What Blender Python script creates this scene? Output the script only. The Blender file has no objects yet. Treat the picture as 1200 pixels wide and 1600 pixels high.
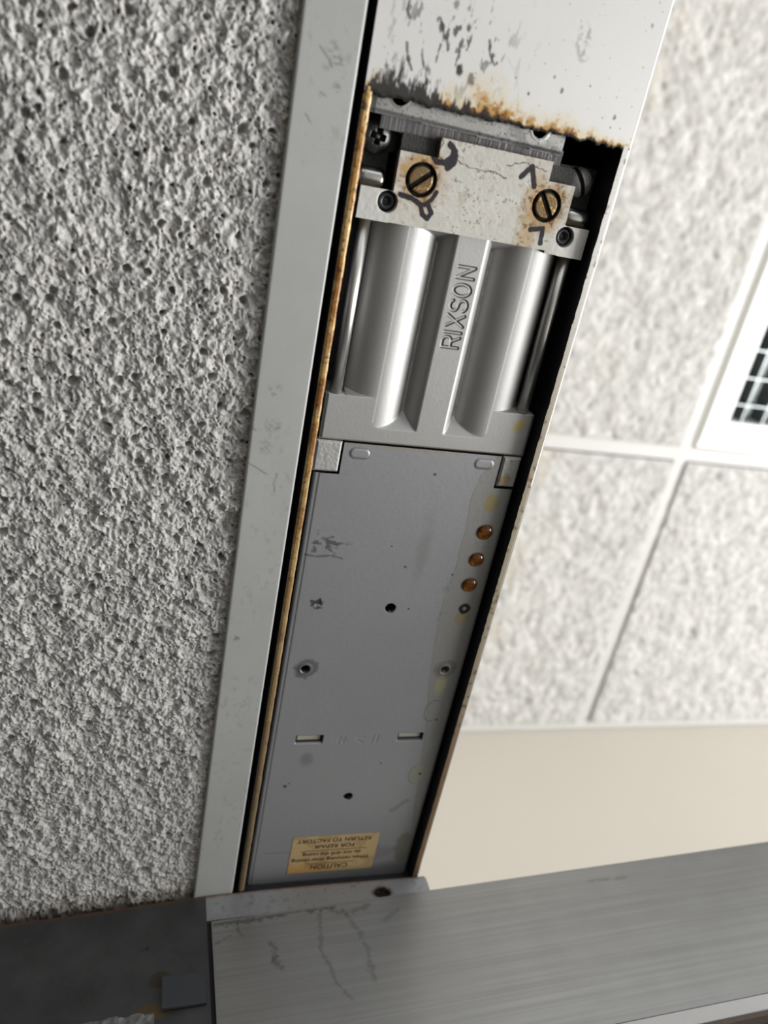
import bpy, bmesh, math
import numpy as np
from mathutils import Matrix, Vector

scene = bpy.context.scene
COL = scene.collection
# ------------------------------------------------------------------ camera
# all modelling below is in millimetres measured from the lens: x across the
# header, y along it, z up; the lens itself is 1.817 m above the floor.
EYE = 1.817
F_PX = 1213.0
va = np.array([-542.0, 2595.0, F_PX]); vb = np.array([3900.0, 247.0, F_PX])
AY = va / np.linalg.norm(va)
AX = vb - AY * (vb @ AY); AX /= np.linalg.norm(AX)
AZ = np.cross(AX, AY)
cam_data = bpy.data.cameras.new('camera')
cam = bpy.data.objects.new('camera', cam_data); COL.objects.link(cam)
right = (AX[0], AY[0], AZ[0]); up = (-AX[1], -AY[1], -AZ[1]); back = (-AX[2], -AY[2], -AZ[2])
cam.matrix_world = Matrix(((right[0], up[0], back[0], 0), (right[1], up[1], back[1], 0),
                           (right[2], up[2], back[2], EYE), (0, 0, 0, 1)))
cam_data.sensor_fit = 'VERTICAL'; cam_data.sensor_height = 36.0
cam_data.lens = F_PX / 1600 * 36.0
cam_data.clip_start = 0.005; cam_data.clip_end = 50
cam_data.dof.use_dof = True
cam_data.dof.focus_distance = 0.325
cam_data.dof.aperture_fstop = 8.0
scene.camera = cam

# ------------------------------------------------------------------ light
world = bpy.data.worlds.new('daylight'); scene.world = world
world.use_nodes = True
bg = world.node_tree.nodes['Background']
bg.inputs['Color'].default_value = (0.95, 0.98, 1.0, 1)
bg.inputs['Strength'].default_value = 1.25

def area(name, loc, target, w, h, watts, color):
    d = bpy.data.lights.new(name, 'AREA'); d.shape = 'RECTANGLE'; d.size = w; d.size_y = h
    d.energy = watts; d.color = color
    o = bpy.data.objects.new(name, d); COL.objects.link(o)
    o.location = loc
    o.rotation_euler = (Vector(target) - Vector(loc)).to_track_quat('-Z', 'Y').to_euler()
    return o
area('window_daylight', (3.0, 0.50, 0.85), (0.11, 0.2, 1.9), 1.7, 1.9, 185, (1.0, 0.985, 0.96))

vs = scene.view_settings
vs.view_transform = 'Standard'; vs.look = 'None'; vs.gamma = 1.0
vs.use_curve_mapping = False; vs.exposure = 0.08

# ------------------------------------------------------------------ helpers
rng = np.random.default_rng(7)

def hash2(ix, iy, seed):
    h = (ix.astype(np.int64) * 374761393 + iy.astype(np.int64) * 668265263 + seed * 1442695041) & 0xFFFFFFFF
    h = ((h ^ (h >> 13)) * 1274126177) & 0xFFFFFFFF
    h = h ^ (h >> 16)
    return (h & 0xFFFF) / 65535.0

def vn(x, y, s, seed=0):
    x = x / s; y = y / s
    ix = np.floor(x); iy = np.floor(y); fx = x - ix; fy = y - iy
    fx = fx * fx * (3 - 2 * fx); fy = fy * fy * (3 - 2 * fy)
    a = hash2(ix, iy, seed); b = hash2(ix + 1, iy, seed); c = hash2(ix, iy + 1, seed); d = hash2(ix + 1, iy + 1, seed)
    return (a * (1 - fx) + b * fx) * (1 - fy) + (c * (1 - fx) + d * fx) * fy

def fbm(x, y, s, seed=0, octv=4):
    v = 0; a = 0.5; t = 0
    for k in range(octv):
        v = v + a * vn(x * (0.8 if k % 2 else 1) + y * (0.6 if k % 2 else 0), y * (0.8 if k % 2 else 1) - x * (0.6 if k % 2 else 0), s, seed + k * 17)
        t += a; a *= 0.5; s *= 0.5
    return v / t

def ss(a, b, x):
    t = np.clip((x - a) / (b - a), 0, 1)
    return t * t * (3 - 2 * t)

def pits(x, y, cell, rmin, rmax, seed):
    """distance based pits, one per cell: 1 in the pit, 0 outside"""
    ix = np.floor(x / cell); iy = np.floor(y / cell); best = np.zeros_like(x)
    for dx in (-1, 0, 1):
        for dy in (-1, 0, 1):
            cx = ix + dx; cy = iy + dy
            px = (cx + hash2(cx, cy, seed)) * cell; py = (cy + hash2(cx, cy, seed + 5)) * cell
            r = rmin + (rmax - rmin) * hash2(cx, cy, seed + 9) ** 2
            d = np.hypot(x - px, (y - py)) / r
            best = np.maximum(best, 1 - ss(0.45, 1.1, d))
    return best

def sd(x, y, pts):
    """distance to a polyline"""
    best = np.full(np.broadcast(x, y).shape, 1e9)
    for (x0, y0), (x1, y1) in zip(pts[:-1], pts[1:]):
        dx, dy = x1 - x0, y1 - y0; L = dx * dx + dy * dy + 1e-9
        t = np.clip(((x - x0) * dx + (y - y0) * dy) / L, 0, 1)
        best = np.minimum(best, np.hypot(x - x0 - t * dx, y - y0 - t * dy))
    return best

def mix(c, col, m):
    m = np.clip(m, 0, 1)[..., None]
    return c * (1 - m) + np.array(col) * m

def lin(r, g, b):
    return tuple(((v / 255 + 0.055) / 1.055) ** 2.4 if v > 10 else v / 255 / 12.92 for v in (r, g, b))

ORIG = {}
def W(p):
    p = np.asarray(p, float)
    q = p / 1000.0
    q = q + np.array([0, 0, EYE])
    return q

def link(o, parent, origin):
    COL.objects.link(o)
    if parent is not None:
        o.parent = parent
        po = ORIG[parent.name]
        o.location = tuple(origin - po)
    else:
        o.location = tuple(origin)
    ORIG[o.name] = np.array(origin)
    return o

def tag(o, label=None, cat=None, group=None, kind=None):
    if label: o['label'] = label
    if cat: o['category'] = cat
    if group: o['group'] = group
    if kind: o['kind'] = kind
    return o

def empty(name, at):
    o = bpy.data.objects.new(name, None); o.empty_display_size = 0.02
    return link(o, None, W(at))

def mesh_np(name, verts, faces, mat, parent=None, col=None, smooth=True, origin=None):
    """verts Nx3 mm; faces: list of int arrays (n,k); link as one mesh object"""
    v = W(verts)
    if origin is None:
        origin = np.array([v[:, 0].mean(), v[:, 1].mean(), v[:, 2].mean()])
    else:
        origin = W(origin)
    v = v - origin
    me = bpy.data.meshes.new(name)
    faces = [np.asarray(f) for f in faces if len(f)]
    nl = sum(f.size for f in faces); nf = sum(len(f) for f in faces)
    me.vertices.add(len(v)); me.loops.add(nl); me.polygons.add(nf)
    me.vertices.foreach_set('co', v.astype(np.float32).ravel())
    me.loops.foreach_set('vertex_index', np.concatenate([f.ravel() for f in faces]).astype(np.int32))
    ls = []; s = 0
    for f in faces:
        k = f.shape[1]; ls.append(s + np.arange(len(f)) * k); s += f.size
    me.polygons.foreach_set('loop_start', np.concatenate(ls).astype(np.int32))
    me.polygons.foreach_set('use_smooth', np.full(nf, smooth))
    me.update(calc_edges=True); me.validate()
    if col is not None:
        at = me.color_attributes.new('Col', 'FLOAT_COLOR', 'POINT')
        c = np.ones((len(v), 4), np.float32); c[:, :col.shape[1]] = col
        at.data.foreach_set('color', c.ravel())
    me.materials.append(mat)
    o = bpy.data.objects.new(name, me)
    return link(o, parent, origin)

def grid(name, xs, ys, Z, mat, parent=None, col=None, mask=None, skirt=0.0, smooth=True, skirt_col=None):
    """height field seen from below, optional face mask and rim turned upwards"""
    X, Y = np.meshgrid(xs, ys)
    nx, ny = len(xs), len(ys)
    V = np.stack([X, Y, np.broadcast_to(Z, X.shape)], -1).reshape(-1, 3)
    idx = np.arange(nx * ny).reshape(ny, nx)
    a = idx[:-1, :-1].ravel(); b = idx[1:, :-1].ravel(); c = idx[1:, 1:].ravel(); d = idx[:-1, 1:].ravel()
    F = np.stack([a, b, c, d], 1)
    if mask is not None:
        xm = (xs[:-1] + xs[1:]) / 2; ym = (ys[:-1] + ys[1:]) / 2
        F = F[mask(*np.meshgrid(xm, ym)).ravel()]
    C = None if col is None else col.reshape(-1, col.shape[-1])
    faces = [F]
    if skirt:
        e = np.concatenate([F[:, [0, 1]], F[:, [1, 2]], F[:, [2, 3]], F[:, [3, 0]]])
        key = np.minimum(e[:, 0], e[:, 1]).astype(np.int64) * (nx * ny) + np.maximum(e[:, 0], e[:, 1])
        u, inv, cnt = np.unique(key, return_inverse=True, return_counts=True)
        be = e[cnt[inv] == 1]
        bv = np.unique(be); n0 = len(V)
        low = V[bv].copy(); top = V[bv].copy(); top[:, 2] += skirt
        rem = np.full(n0, -1); rem[bv] = np.arange(len(bv))
        V = np.concatenate([V, low, top])
        if C is not None:
            cc = C[bv] if skirt_col is None else np.tile(np.array(skirt_col), (len(bv), 1))
            if cc.shape[1] < C.shape[1]: cc = np.concatenate([cc, np.ones((len(cc), C.shape[1] - cc.shape[1]))], 1)
            C = np.concatenate([C, cc, cc])
        l0 = n0 + rem[be[:, 0]]; l1 = n0 + rem[be[:, 1]]
        faces.append(np.stack([l1, l0, l0 + len(bv), l1 + len(bv)], 1))
    used = np.zeros(len(V), bool)
    for f in faces: used[f.ravel()] = True
    re = np.cumsum(used) - 1
    V = V[used]; faces = [re[f] for f in faces]
    if C is not None: C = C[used]
    return mesh_np(name, V, faces, mat, parent, C, smooth)

def bm_obj(name, bm, mat, parent=None, smooth=False, bevel=0.0, origin=None):
    """bmesh in mm -> object"""
    if bevel:
        es = [e for e in bm.edges if len(e.link_faces) == 2 and e.calc_face_angle(0) > 0.5]
        bmesh.ops.bevel(bm, geom=es, offset=bevel, segments=2, affect='EDGES', profile=0.5)
    bmesh.ops.recalc_face_normals(bm, faces=bm.faces)
    co = np.array([v.co[:] for v in bm.verts]) if bm.verts else np.zeros((1, 3))
    w = W(co)
    org = w.mean(0) if origin is None else W(origin)
    for v, q in zip(bm.verts, w): v.co = Vector(q - org)
    me = bpy.data.meshes.new(name); bm.to_mesh(me); bm.free()
    for p in me.polygons: p.use_smooth = smooth
    me.materials.append(mat)
    o = bpy.data.objects.new(name, me)
    return link(o, parent, org)

def add_box(bm, x0, x1, y0, y1, z0, z1):
    vs_ = [bm.verts.new(p) for p in ((x0, y0, z0), (x1, y0, z0), (x1, y1, z0), (x0, y1, z0), (x0, y0, z1), (x1, y0, z1), (x1, y1, z1), (x0, y1, z1))]
    for f in ((0, 3, 2, 1), (4, 5, 6, 7), (0, 1, 5, 4), (1, 2, 6, 5), (2, 3, 7, 6), (3, 0, 4, 7)):
        bm.faces.new([vs_[i] for i in f])

def box(name, x0, x1, y0, y1, z0, z1, mat, parent=None, bevel=0.0):
    bm = bmesh.new(); add_box(bm, x0, x1, y0, y1, z0, z1)
    return bm_obj(name, bm, mat, parent, bevel=bevel)

def lathe(name, prof, center, axis, mat, parent=None, seg=40, smooth=True):
    """prof: list of (radius, height along axis)"""
    axis = Vector(axis).normalized()
    u = axis.orthogonal().normalized(); v = axis.cross(u)
    bm = bmesh.new(); rings = []
    for r, h in prof:
        ring = []
        for k in range(seg if r > 1e-6 else 1):
            a = 2 * math.pi * k / seg
            p = Vector(center) + axis * h + (u * math.cos(a) + v * math.sin(a)) * r
            ring.append(bm.verts.new(p))
        rings.append(ring)
    for A, B in zip(rings[:-1], rings[1:]):
        for k in range(seg):
            a0 = A[k % len(A)]; a1 = A[(k + 1) % len(A)]; b0 = B[k % len(B)]; b1 = B[(k + 1) % len(B)]
            if len(A) == 1: bm.faces.new((a0, b1, b0))
            elif len(B) == 1: bm.faces.new((a0, a1, b0))
            else: bm.faces.new((a0, a1, b1, b0))
    return bm_obj(name, bm, mat, parent, smooth=smooth)

# ------------------------------------------------------------------ materials
def new_mat(name):
    m = bpy.data.materials.new(name); m.use_nodes = True
    return m, m.node_tree.nodes, m.node_tree.links, m.node_tree.nodes['Principled BSDF']

def plain(name, color, rough=0.5, metal=0.0, noise=0.0, nscale=300, bump=0.0, bscale=900, stretch=None, spec=0.5):
    m, N, L, P = new_mat(name)
    P.inputs['Metallic'].default_value = metal; P.inputs['Roughness'].default_value = rough
    P.inputs['Specular IOR Level'].default_value = spec
    tc = N.new('ShaderNodeTexCoord'); src = tc.outputs['Object']
    if stretch:
        mp = N.new('ShaderNodeMapping'); mp.inputs['Scale'].default_value = stretch
        L.new(src, mp.inputs['Vector']); src = mp.outputs['Vector']
    nz = N.new('ShaderNodeTexNoise'); nz.inputs['Scale'].default_value = nscale; nz.inputs['Detail'].default_value = 5
    L.new(src, nz.inputs['Vector'])
    mx = N.new('ShaderNodeMix'); mx.data_type = 'RGBA'
    c = np.array(color)
    mx.inputs[6].default_value = (*np.clip(c * (1 - noise), 0, 1), 1); mx.inputs[7].default_value = (*np.clip(c * (1 + noise), 0, 1), 1)
    L.new(nz.outputs['Fac'], mx.inputs[0]); L.new(mx.outputs[2], P.inputs['Base Color'])
    if bump:
        n2 = N.new('ShaderNodeTexNoise'); n2.inputs['Scale'].default_value = bscale; n2.inputs['Detail'].default_value = 4
        L.new(src, n2.inputs['Vector'])
        b = N.new('ShaderNodeBump'); b.inputs['Strength'].default_value = bump; b.inputs['Distance'].default_value = 0.0003
        L.new(n2.outputs['Fac'], b.inputs['Height']); L.new(b.outputs['Normal'], P.inputs['Normal'])
    return m

def painted(name, rough=0.5, metal=0.0, grain=0.08, gscale=2500, bump=0.1, bscale=1500, spec=0.5):
    """colour from the object's own paint attribute, alpha scales the metal"""
    m, N, L, P = new_mat(name)
    P.inputs['Roughness'].default_value = rough; P.inputs['Specular IOR Level'].default_value = spec
    at = N.new('ShaderNodeAttribute'); at.attribute_name = 'Col'
    tc = N.new('ShaderNodeTexCoord')
    nz = N.new('ShaderNodeTexNoise'); nz.inputs['Scale'].default_value = gscale; nz.inputs['Detail'].default_value = 3
    L.new(tc.outputs['Object'], nz.inputs['Vector'])
    mr = N.new('ShaderNodeMapRange'); mr.inputs['From Min'].default_value = 0.3; mr.inputs['From Max'].default_value = 0.7
    mr.inputs['To Min'].default_value = 1 - grain; mr.inputs['To Max'].default_value = 1 + grain
    L.new(nz.outputs['Fac'], mr.inputs['Value'])
    vm = N.new('ShaderNodeVectorMath'); vm.operation = 'SCALE'
    L.new(at.outputs['Color'], vm.inputs[0]); L.new(mr.outputs['Result'], vm.inputs['Scale'])
    L.new(vm.outputs['Vector'], P.inputs['Base Color'])
    mm = N.new('ShaderNodeMath'); mm.operation = 'MULTIPLY'; mm.inputs[1].default_value = metal
    L.new(at.outputs['Alpha'], mm.inputs[0]); L.new(mm.outputs['Value'], P.inputs['Metallic'])
    if bump:
        n2 = N.new('ShaderNodeTexNoise'); n2.inputs['Scale'].default_value = bscale; n2.inputs['Detail'].default_value = 4
        L.new(tc.outputs['Object'], n2.inputs['Vector'])
        b = N.new('ShaderNodeBump'); b.inputs['Strength'].default_value = bump; b.inputs['Distance'].default_value = 0.0003
        L.new(n2.outputs['Fac'], b.inputs['Height']); L.new(b.outputs['Normal'], P.inputs['Normal'])
    return m

M = {}
M['soffit'] = painted('textured_soffit', 0.95, 0, 0.16, 2400, 0.9, 2600, spec=0.15)
M['tile'] = painted('acoustic_tile', 0.95, 0, 0.06, 300, 0.5, 350, spec=0.15)
M['header'] = painted('satin_aluminium_header', 0.45, 0.25, 0.03, 3000, 0.05, 2500, spec=0.25)
M['strip'] = painted('grey_painted_stop', 0.5, 0.0, 0.03, 1500, 0.04, 900)
M['rustlip'] = painted('rusted_edge', 0.38, 0.1, 0.18, 900, 0.35, 1300)
M['liprt'] = painted('stained_lip', 0.55, 0.1, 0.06, 1200, 0.08, 1200)
M['cast'] = painted('cast_zinc', 0.54, 0.62, 0.07, 3500, 0.07, 3600)
M['cover'] = painted('silver_enamel', 0.45, 0.60, 0.10, 4000, 0.10, 3500)
M['endplate'] = painted('aged_white_plate', 0.55, 0.15, 0.05, 2500, 0.10, 2500, spec=0.2)
M['jamb'] = painted('grey_steel_jamb', 0.42, 0.45, 0.04, 900, 0.05, 900)
M['screw'] = painted('rusted_screw', 0.35, 0.8, 0.25, 1600, 0.5, 1800)
M['bracket'] = painted('zinc_bracket', 0.3, 0.9, 0.1, 1800, 0.2, 2000)
M['black'] = plain('black_grease', (0.006, 0.007, 0.009), 0.6, 0, 0.3, 400)
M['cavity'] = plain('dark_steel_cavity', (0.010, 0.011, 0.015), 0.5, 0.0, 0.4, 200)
M['darksteel'] = plain('dark_steel', (0.05, 0.055, 0.06), 0.35, 0.6, 0.4, 500, 0.4, 1500)
M['grit'] = plain('gritty_dark_casting', (0.045, 0.045, 0.045), 0.6, 0.3, 0.8, 1500, 1.0, 1800)
M['rod'] = plain('polished_rod', (0.66, 0.65, 0.62), 0.36, 1.0, 0.05, 200)
M['pin'] = plain('bright_pin', (0.5, 0.5, 0.48), 0.22, 1.0, 0.2, 400)
M['edgecut'] = plain('sheared_plate_edge', (0.16, 0.15, 0.16), 0.45, 0.7, 0.5, 60, 0.3, 60, stretch=(30, 1, 1))
M['white'] = plain('white_enamel', (0.76, 0.77, 0.765), 0.45, 0, 0.02, 30)
M['tee'] = plain('white_tee', (0.48, 0.48, 0.47), 0.5, 0, 0.02, 30)
M['wall'] = plain('beige_wall', (0.57, 0.535, 0.475), 0.9, 0, 0.015, 6, 0.1, 400, spec=0.2)
M['blade'] = plain('louver_aluminium', (0.15, 0.165, 0.17), 0.28, 0.8, 0.1, 20)
M['housing'] = plain('fixture_housing', (0.42, 0.48, 0.47), 0.4, 0.2, 0.1, 10)
M['ink'] = plain('printed_ink', (0.03, 0.022, 0.015), 0.6)
M['rubber'] = plain('glazing_gasket', (0.10, 0.075, 0.06), 0.8, 0, 0.5, 500)
M['seal'] = plain('black_seal', (0.008, 0.008, 0.008), 0.7)
M['brushed'] = plain('brushed_stainless', (0.35, 0.343, 0.33), 0.36, 0.9, 0.14, 260, 0.22, 420, stretch=(0.05, 1, 1))
M['bead'] = plain('satin_bead', (0.55, 0.55, 0.56), 0.3, 0.9, 0.05, 100)
# tinted glass of the door
m, N, L, P = new_mat('tinted_glass'); P.inputs['Base Color'].default_value = (0.02, 0.025, 0.03, 1)
P.inputs['Roughness'].default_value = 0.08; M['glass'] = m
m, N, L, P = new_mat('amber_oil'); P.inputs['Base Color'].default_value = (0.62, 0.22, 0.03, 1)
P.inputs['Roughness'].default_value = 0.03; P.inputs['IOR'].default_value = 1.47; P.inputs['Transmission Weight'].default_value = 0.8
tc = N.new('ShaderNodeTexCoord'); nz = N.new('ShaderNodeTexNoise'); nz.inputs['Scale'].default_value = 400
L.new(tc.outputs['Object'], nz.inputs['Vector'])
cr = N.new('ShaderNodeValToRGB'); cr.color_ramp.elements[0].color = (0.16, 0.035, 0.004, 1); cr.color_ramp.elements[1].color = (0.60, 0.22, 0.025, 1)
cr.color_ramp.elements[0].position = 0.35; cr.color_ramp.elements[1].position = 0.7
L.new(nz.outputs['Fac'], cr.inputs['Fac']); L.new(cr.outputs['Color'], P.inputs['Base Color']); M['oil'] = m

H0 = 283.0                      # underside of the header
# ================================================================== the setting
# ---- textured soffit left of the frame
fx = np.concatenate([np.arange(-1100, -66, 6.0), np.arange(-66, 38.01, 0.30)])
fy = np.concatenate([np.arange(-1500, -556, 16.0), np.arange(-556, -40, 5.0), np.arange(-40, 372.0, 0.32), np.arange(372, 392, 2.0)])
X, Y = np.meshgrid(fx, fy)
wx = X + 1.8 * (fbm(X, Y, 3.5, 101, 2) - 0.5); wy = Y + 1.8 * (fbm(X, Y, 3.5, 131, 2) - 0.5)
big = fbm(wx, wy, 10.0, 3, 2); mid = fbm(wx, wy, 3.2, 23, 2)
lump = np.abs(2 * fbm(wx, wy, 2.4, 77, 2) - 1)               # billowed lumps
fine = fbm(wx, wy, 0.8, 61, 2)
sel = ss(0.35, 0.65, fbm(X, Y, 12, 141, 2))
pt = pits(wx, wy, 8.0, 0.25, 2.0, 211)
pt2 = pits(wx, wy, 3.6, 0.10, 0.75, 311)
hgt = 2.2 * (big - 0.5) + 2.6 * (mid - 0.5) - 1.3 * (lump - 0.25) + 1.15 * (fine - 0.5)
Z = 286.0 + np.clip(hgt, -2.3, 3.2) + 3.4 * pt + 1.5 * pt2
Z = np.maximum(Z, 283.6)
tone = 0.52 + 0.34 * (fbm(X, Y, 1.4, 401, 3) - 0.5) + 0.10 * (fbm(X, Y, 14, 411, 2) - 0.5)
c = np.stack([tone, tone * 0.985, tone * 0.96], -1)
edge = ss(1.5, 0.2, np.abs(37 - X) + 2 * (vn(X, Y, 4, 9) - 0.5))
c = mix(c, (0.42, 0.38, 0.30), 0.5 * edge)
shade_grime = ss(11, 1.0, np.interp(X, [-1100, -55, -5, 47], [393, 377, 372.9, 367.8]) - Y + 7 * (fbm(X, Y, 4, 421, 3) - 0.5))
c = mix(c, (0.10, 0.07, 0.045), 0.6 * shade_grime)  # brown band by the jamb: shade painted in together with grime
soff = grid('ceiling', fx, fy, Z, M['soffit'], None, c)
tag(soff, 'rough pitted light grey textured soffit left of the door frame', None, None, 'structure')

# ---- grey stop strip between soffit and header
prof = [(37.8, 293.0), (37.8, 283.6), (38.1, 283.1), (38.6, 283.0)] + [(x, 283.0) for x in np.arange(39.2, 56.9, 0.6)]
for k in range(13):
    a = k / 12 * math.pi / 2
    prof.append((57.0 + 1.1 * math.sin(a), 283.0 + 1.8 * (1 - math.cos(a))))
prof.append((58.1, 298.0))
prof = np.array(prof)
ys = np.concatenate([np.arange(-556, -45, 6.0), np.arange(-45, 374.1, 0.6)])
PX = np.tile(prof[:, 0], (len(ys), 1)); PZ = np.tile(prof[:, 1], (len(ys), 1)); PY = np.tile(ys[:, None], (1, len(prof)))
base = 0.42 + 0.05 * (fbm(PX, PY, 14, 5) - 0.5)
c = np.stack([base * 0.985, base, base * 0.985], -1)
scuff = ss(0.60, 0.78, fbm(PX * 1.6, PY, 3.0, 44, 4)) * ss(0.45, 0.62, fbm(PX, PY, 26, 45, 2))
c = mix(c, (0.20, 0.20, 0.20), 0.28 * scuff)
for (sx_, sy_, r, k) in ((48.8, -25.6, 3.2, .5), (51.0, -22.5, 3.5, .5), (47.6, -20.3, 2.0, .4), (52, -15, 2.2, .5), (45.1, 89, 4.0, .45), (45.5, 103, 4.5, .35), (48.1, 103, 2.0, .5), (42.5, 203, 2.5, .6), (44, 112, 4.5, .35)):
    n = vn(PX, PY, 0.8, 71)
    c = mix(c, (0.10, 0.10, 0.10), k * ss(1.0, 0.2, np.hypot(PX - sx_, PY - sy_) / r) * ss(0.35, 0.7, n))
for pts in ([(44.7, -25.3), (47.8, -22.5), (49.6, -20.3)], [(49.9, 123), (49.6, 128), (50.2, 131)], [(37.4, 103.9), (39.6, 105.5)], [(38.5, 119.5), (41.6, 121.0), (45.8, 123.5)], [(43, -5.5), (45, -3.2)], [(47, -12.6), (48.6, -11.8)]):
    c = mix(c, (0.11, 0.11, 0.11), 0.6 * ss(0.45, 0.1, sd(PX, PY, pts)))
idx = np.arange(PX.size).reshape(PX.shape)
F = np.stack([idx[:-1, :-1].ravel(), idx[1:, :-1].ravel(), idx[1:, 1:].ravel(), idx[:-1, 1:].ravel()], 1)
st = mesh_np('trim_1', np.stack([PX, PY, PZ], -1).reshape(-1, 3), [F], M['strip'], None, c.reshape(-1, 3))
tag(st, 'long narrow grey painted stop strip between soffit and header', None, None, 'structure')

# ---- header: underside, rusted lips, walls of the channel
X0, X1, XL, XR = 61.0, 162.5, 64.0, 159.5
def edge_y(x):
    return -15.6 - 0.008 * (x - 64) + 1.0 * (vn(x, x * 0, 2.1, 90) - 0.5) + 0.7 * (vn(x, x * 0, 0.8, 91) - 0.5)
head = empty('trim_2', (111, -16, H0 + 50))
tag(head, 'white satin aluminium door header with a rust edged cutout', None, None, 'structure')
xs = np.arange(X0, X1 - 0.35, 0.3); ys = np.concatenate([np.arange(-556, -68, 4.0), np.arange(-68, -13.0, 0.25)])
X, Y = np.meshgrid(xs, ys)
Z = np.full(X.shape, H0)
g = 0.74 + 0.03 * (fbm(X, Y, 18, 12) - 0.5)
c = np.stack([g, g * 0.995, g * 0.985], -1)
d = edge_y(X) - Y                                     # distance from the torn edge
n1 = fbm(X, Y, 3.2, 31, 4); n2 = fbm(X, Y, 1.2, 33, 3)
# orange burnt bloom
amp = 2.6 + 8.0 * np.exp(-((X - 103) / 13) ** 2) + 2.6 * np.exp(-((X - 134) / 9) ** 2) + 2.5 * np.exp(-((X - 66) / 5) ** 2)
nb = 0.6 * n1 + 0.4 * n2
bl = ss(1.0, 0.35, d / (amp * np.maximum(0.12, 3.3 * (nb - 0.27))))
c = mix(c, (0.50, 0.27, 0.055), 0.95 * bl)
c = mix(c, (0.70, 0.58, 0.34), 0.6 * ss(1.0, 0.2, d / (amp * (0.9 + 1.6 * n1))) * (1 - bl))
c = mix(c, (0.13, 0.05, 0.012), 0.9 * ss(0.9, 0.3, d / (amp * 0.55 * np.maximum(0.1, 3.2 * (n2 - 0.28)))))
# soot brushed upwards above the left half
streak = 0.55 * fbm(X * 1.0, Y * 0.16, 1.5, 51, 3) + 0.45 * fbm(X, Y * 0.4, 0.7, 57, 2)
sa = 11.5 * np.exp(-((X - 75) / 13) ** 4) + 4.5 * np.exp(-((X - 98) / 12) ** 2) + 0.6
so = ss(1.0, 0.4, d / (sa * np.maximum(0.06, 2.6 * (streak - 0.22))))
c = mix(c, (0.022, 0.022, 0.024), 0.97 * so * ss(0.15, 0.42, streak + 0.25 * (d < 3)))
c = mix(c, (0.012, 0.010, 0.008), ss(0.9, 0.2, d - 0.5 * n2))
# scuffs and specks
sc = ss(0.63, 0.72, fbm(X * 1.5, Y * 0.55 + X * 0.3, 2.6, 61, 4)) * np.exp(-((X - 88) / 17) ** 2 - ((Y + 37) / 13) ** 2) * 1.5
c = mix(c, (0.05, 0.05, 0.05), 0.85 * np.clip(sc, 0, 1))
for (px_, py_, r, k) in ((91.7, -28.1, 1.5, .95), (96.5, -26.3, 1.9, .7), (83, -38.8, 1.3, .8), (92, -40.5, 1.2, .85), (102.4, -34.5, .9, .8), (100.7, -37, .8, .8), (104.2, -32.7, .7, .8), (89.8, -33.3, 1.0, .7), (71.3, -41.8, 1.0, .6), (86.7, -46, 1.3, .6), (73.6, -27.9, 1.1, .7), (130, -29.6, .8, .7), (118, -26.2, .6, .8), (152.5, -25.3, .9, .7), (152, -22, .4, .8), (126, -33, .5, .7), (157, -55, .7, .5), (112, -30, .3, .9), (140, -33, .35, .8)):
    q = np.hypot(X - px_, (Y - py_) * 0.75) / r + 0.9 * (n2 - 0.5)
    c = mix(c, (0.035, 0.033, 0.03), k * ss(1.0, 0.4, q))
for pts in ([(71, -43.5), (70.6, -41), (72, -39)], [(72.5, -32), (73.5, -28), (75.5, -25)], [(82, -41), (83.5, -38.5), (84.5, -36)], [(85.5, -36), (86.5, -33)], [(78, -30), (79.5, -26.5)], [(100, -38.5), (101, -35), (103.5, -32)]):
    c = mix(c, (0.05, 0.05, 0.05), 0.8 * ss(0.65, 0.15, sd(X, Y, pts) + 0.5 * (n2 - 0.5)))
blot = ss(1.0, 0.55, np.hypot((X - 133.6) / 4.2, (Y + 45) / 6.5) + 0.9 * (n1 - 0.5)) * ss(0.4, 0.6, n2)
c = mix(c, (0.36, 0.36, 0.35), 0.65 * blot)
c = mix(c, (0.50, 0.50, 0.49), 0.45 * ss(0.22, 0.05, sd(X, Y, [(106, -36), (111, -32), (114, -27), (115.5, -20)])))
sp = pits(X, Y, 5.5, 0.05, 0.42, 611)
c = mix(c, (0.16, 0.15, 0.14), 0.55 * sp)
al = 1 - np.clip(bl + so, 0, 1)[..., None]
c = np.concatenate([c, al], -1)
Z = Z + 0.25 * ss(1.2, 0.0, d) * (n2 - 0.3)
under = grid('underside', xs, ys, Z, M['header'], head, c, mask=lambda x, y: y < edge_y(x), skirt=2.6, skirt_col=(0.03, 0.02, 0.012, 0))
# bright arris along the interior edge, and the right lip
xs = np.array([XR, XR + 0.4, 160.2, 160.9, 161.6, 162.0, 162.35, 162.5]); ys = np.concatenate([np.arange(-17.5, 367, 0.5)])
X, Y = np.meshgrid(xs, ys)
Z = H0 + np.where(X > 161.9, (X - 161.9) ** 2 * 2.2, 0) + 0.0 * Y
n1 = fbm(X * 2, Y, 22, 71, 3)
t = ss(0, 110, Y); t2 = ss(150, 320, Y)
c = np.stack([0.70 + 0 * X, 0.69 + 0 * X, 0.66 + 0 * X], -1)
c = mix(c, (0.30, 0.245, 0.15), 0.85 * t * ss(0.0, 0.6, n1 + 0.3 * t))
c = mix(c, (0.17, 0.085, 0.03), 0.85 * t2 * ss(0.15, 0.6, n1 + 0.25 * t2))
c = mix(c, (0.10, 0.05, 0.02), 0.7 * ss(0.66, 0.75, fbm(X, Y, 3, 74, 3)))
jag = 0.30 * (vn(Y, X * 0, 2.7, 75) - 0.5) + 0.12 * (vn(Y, X * 0, 0.6, 76) - 0.5)
X2 = np.where(X < XR + 0.3, X + jag, X)
V = np.stack([X2, Y, Z], -1).reshape(-1, 3); idx = np.arange(X.size).reshape(X.shape)
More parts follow.
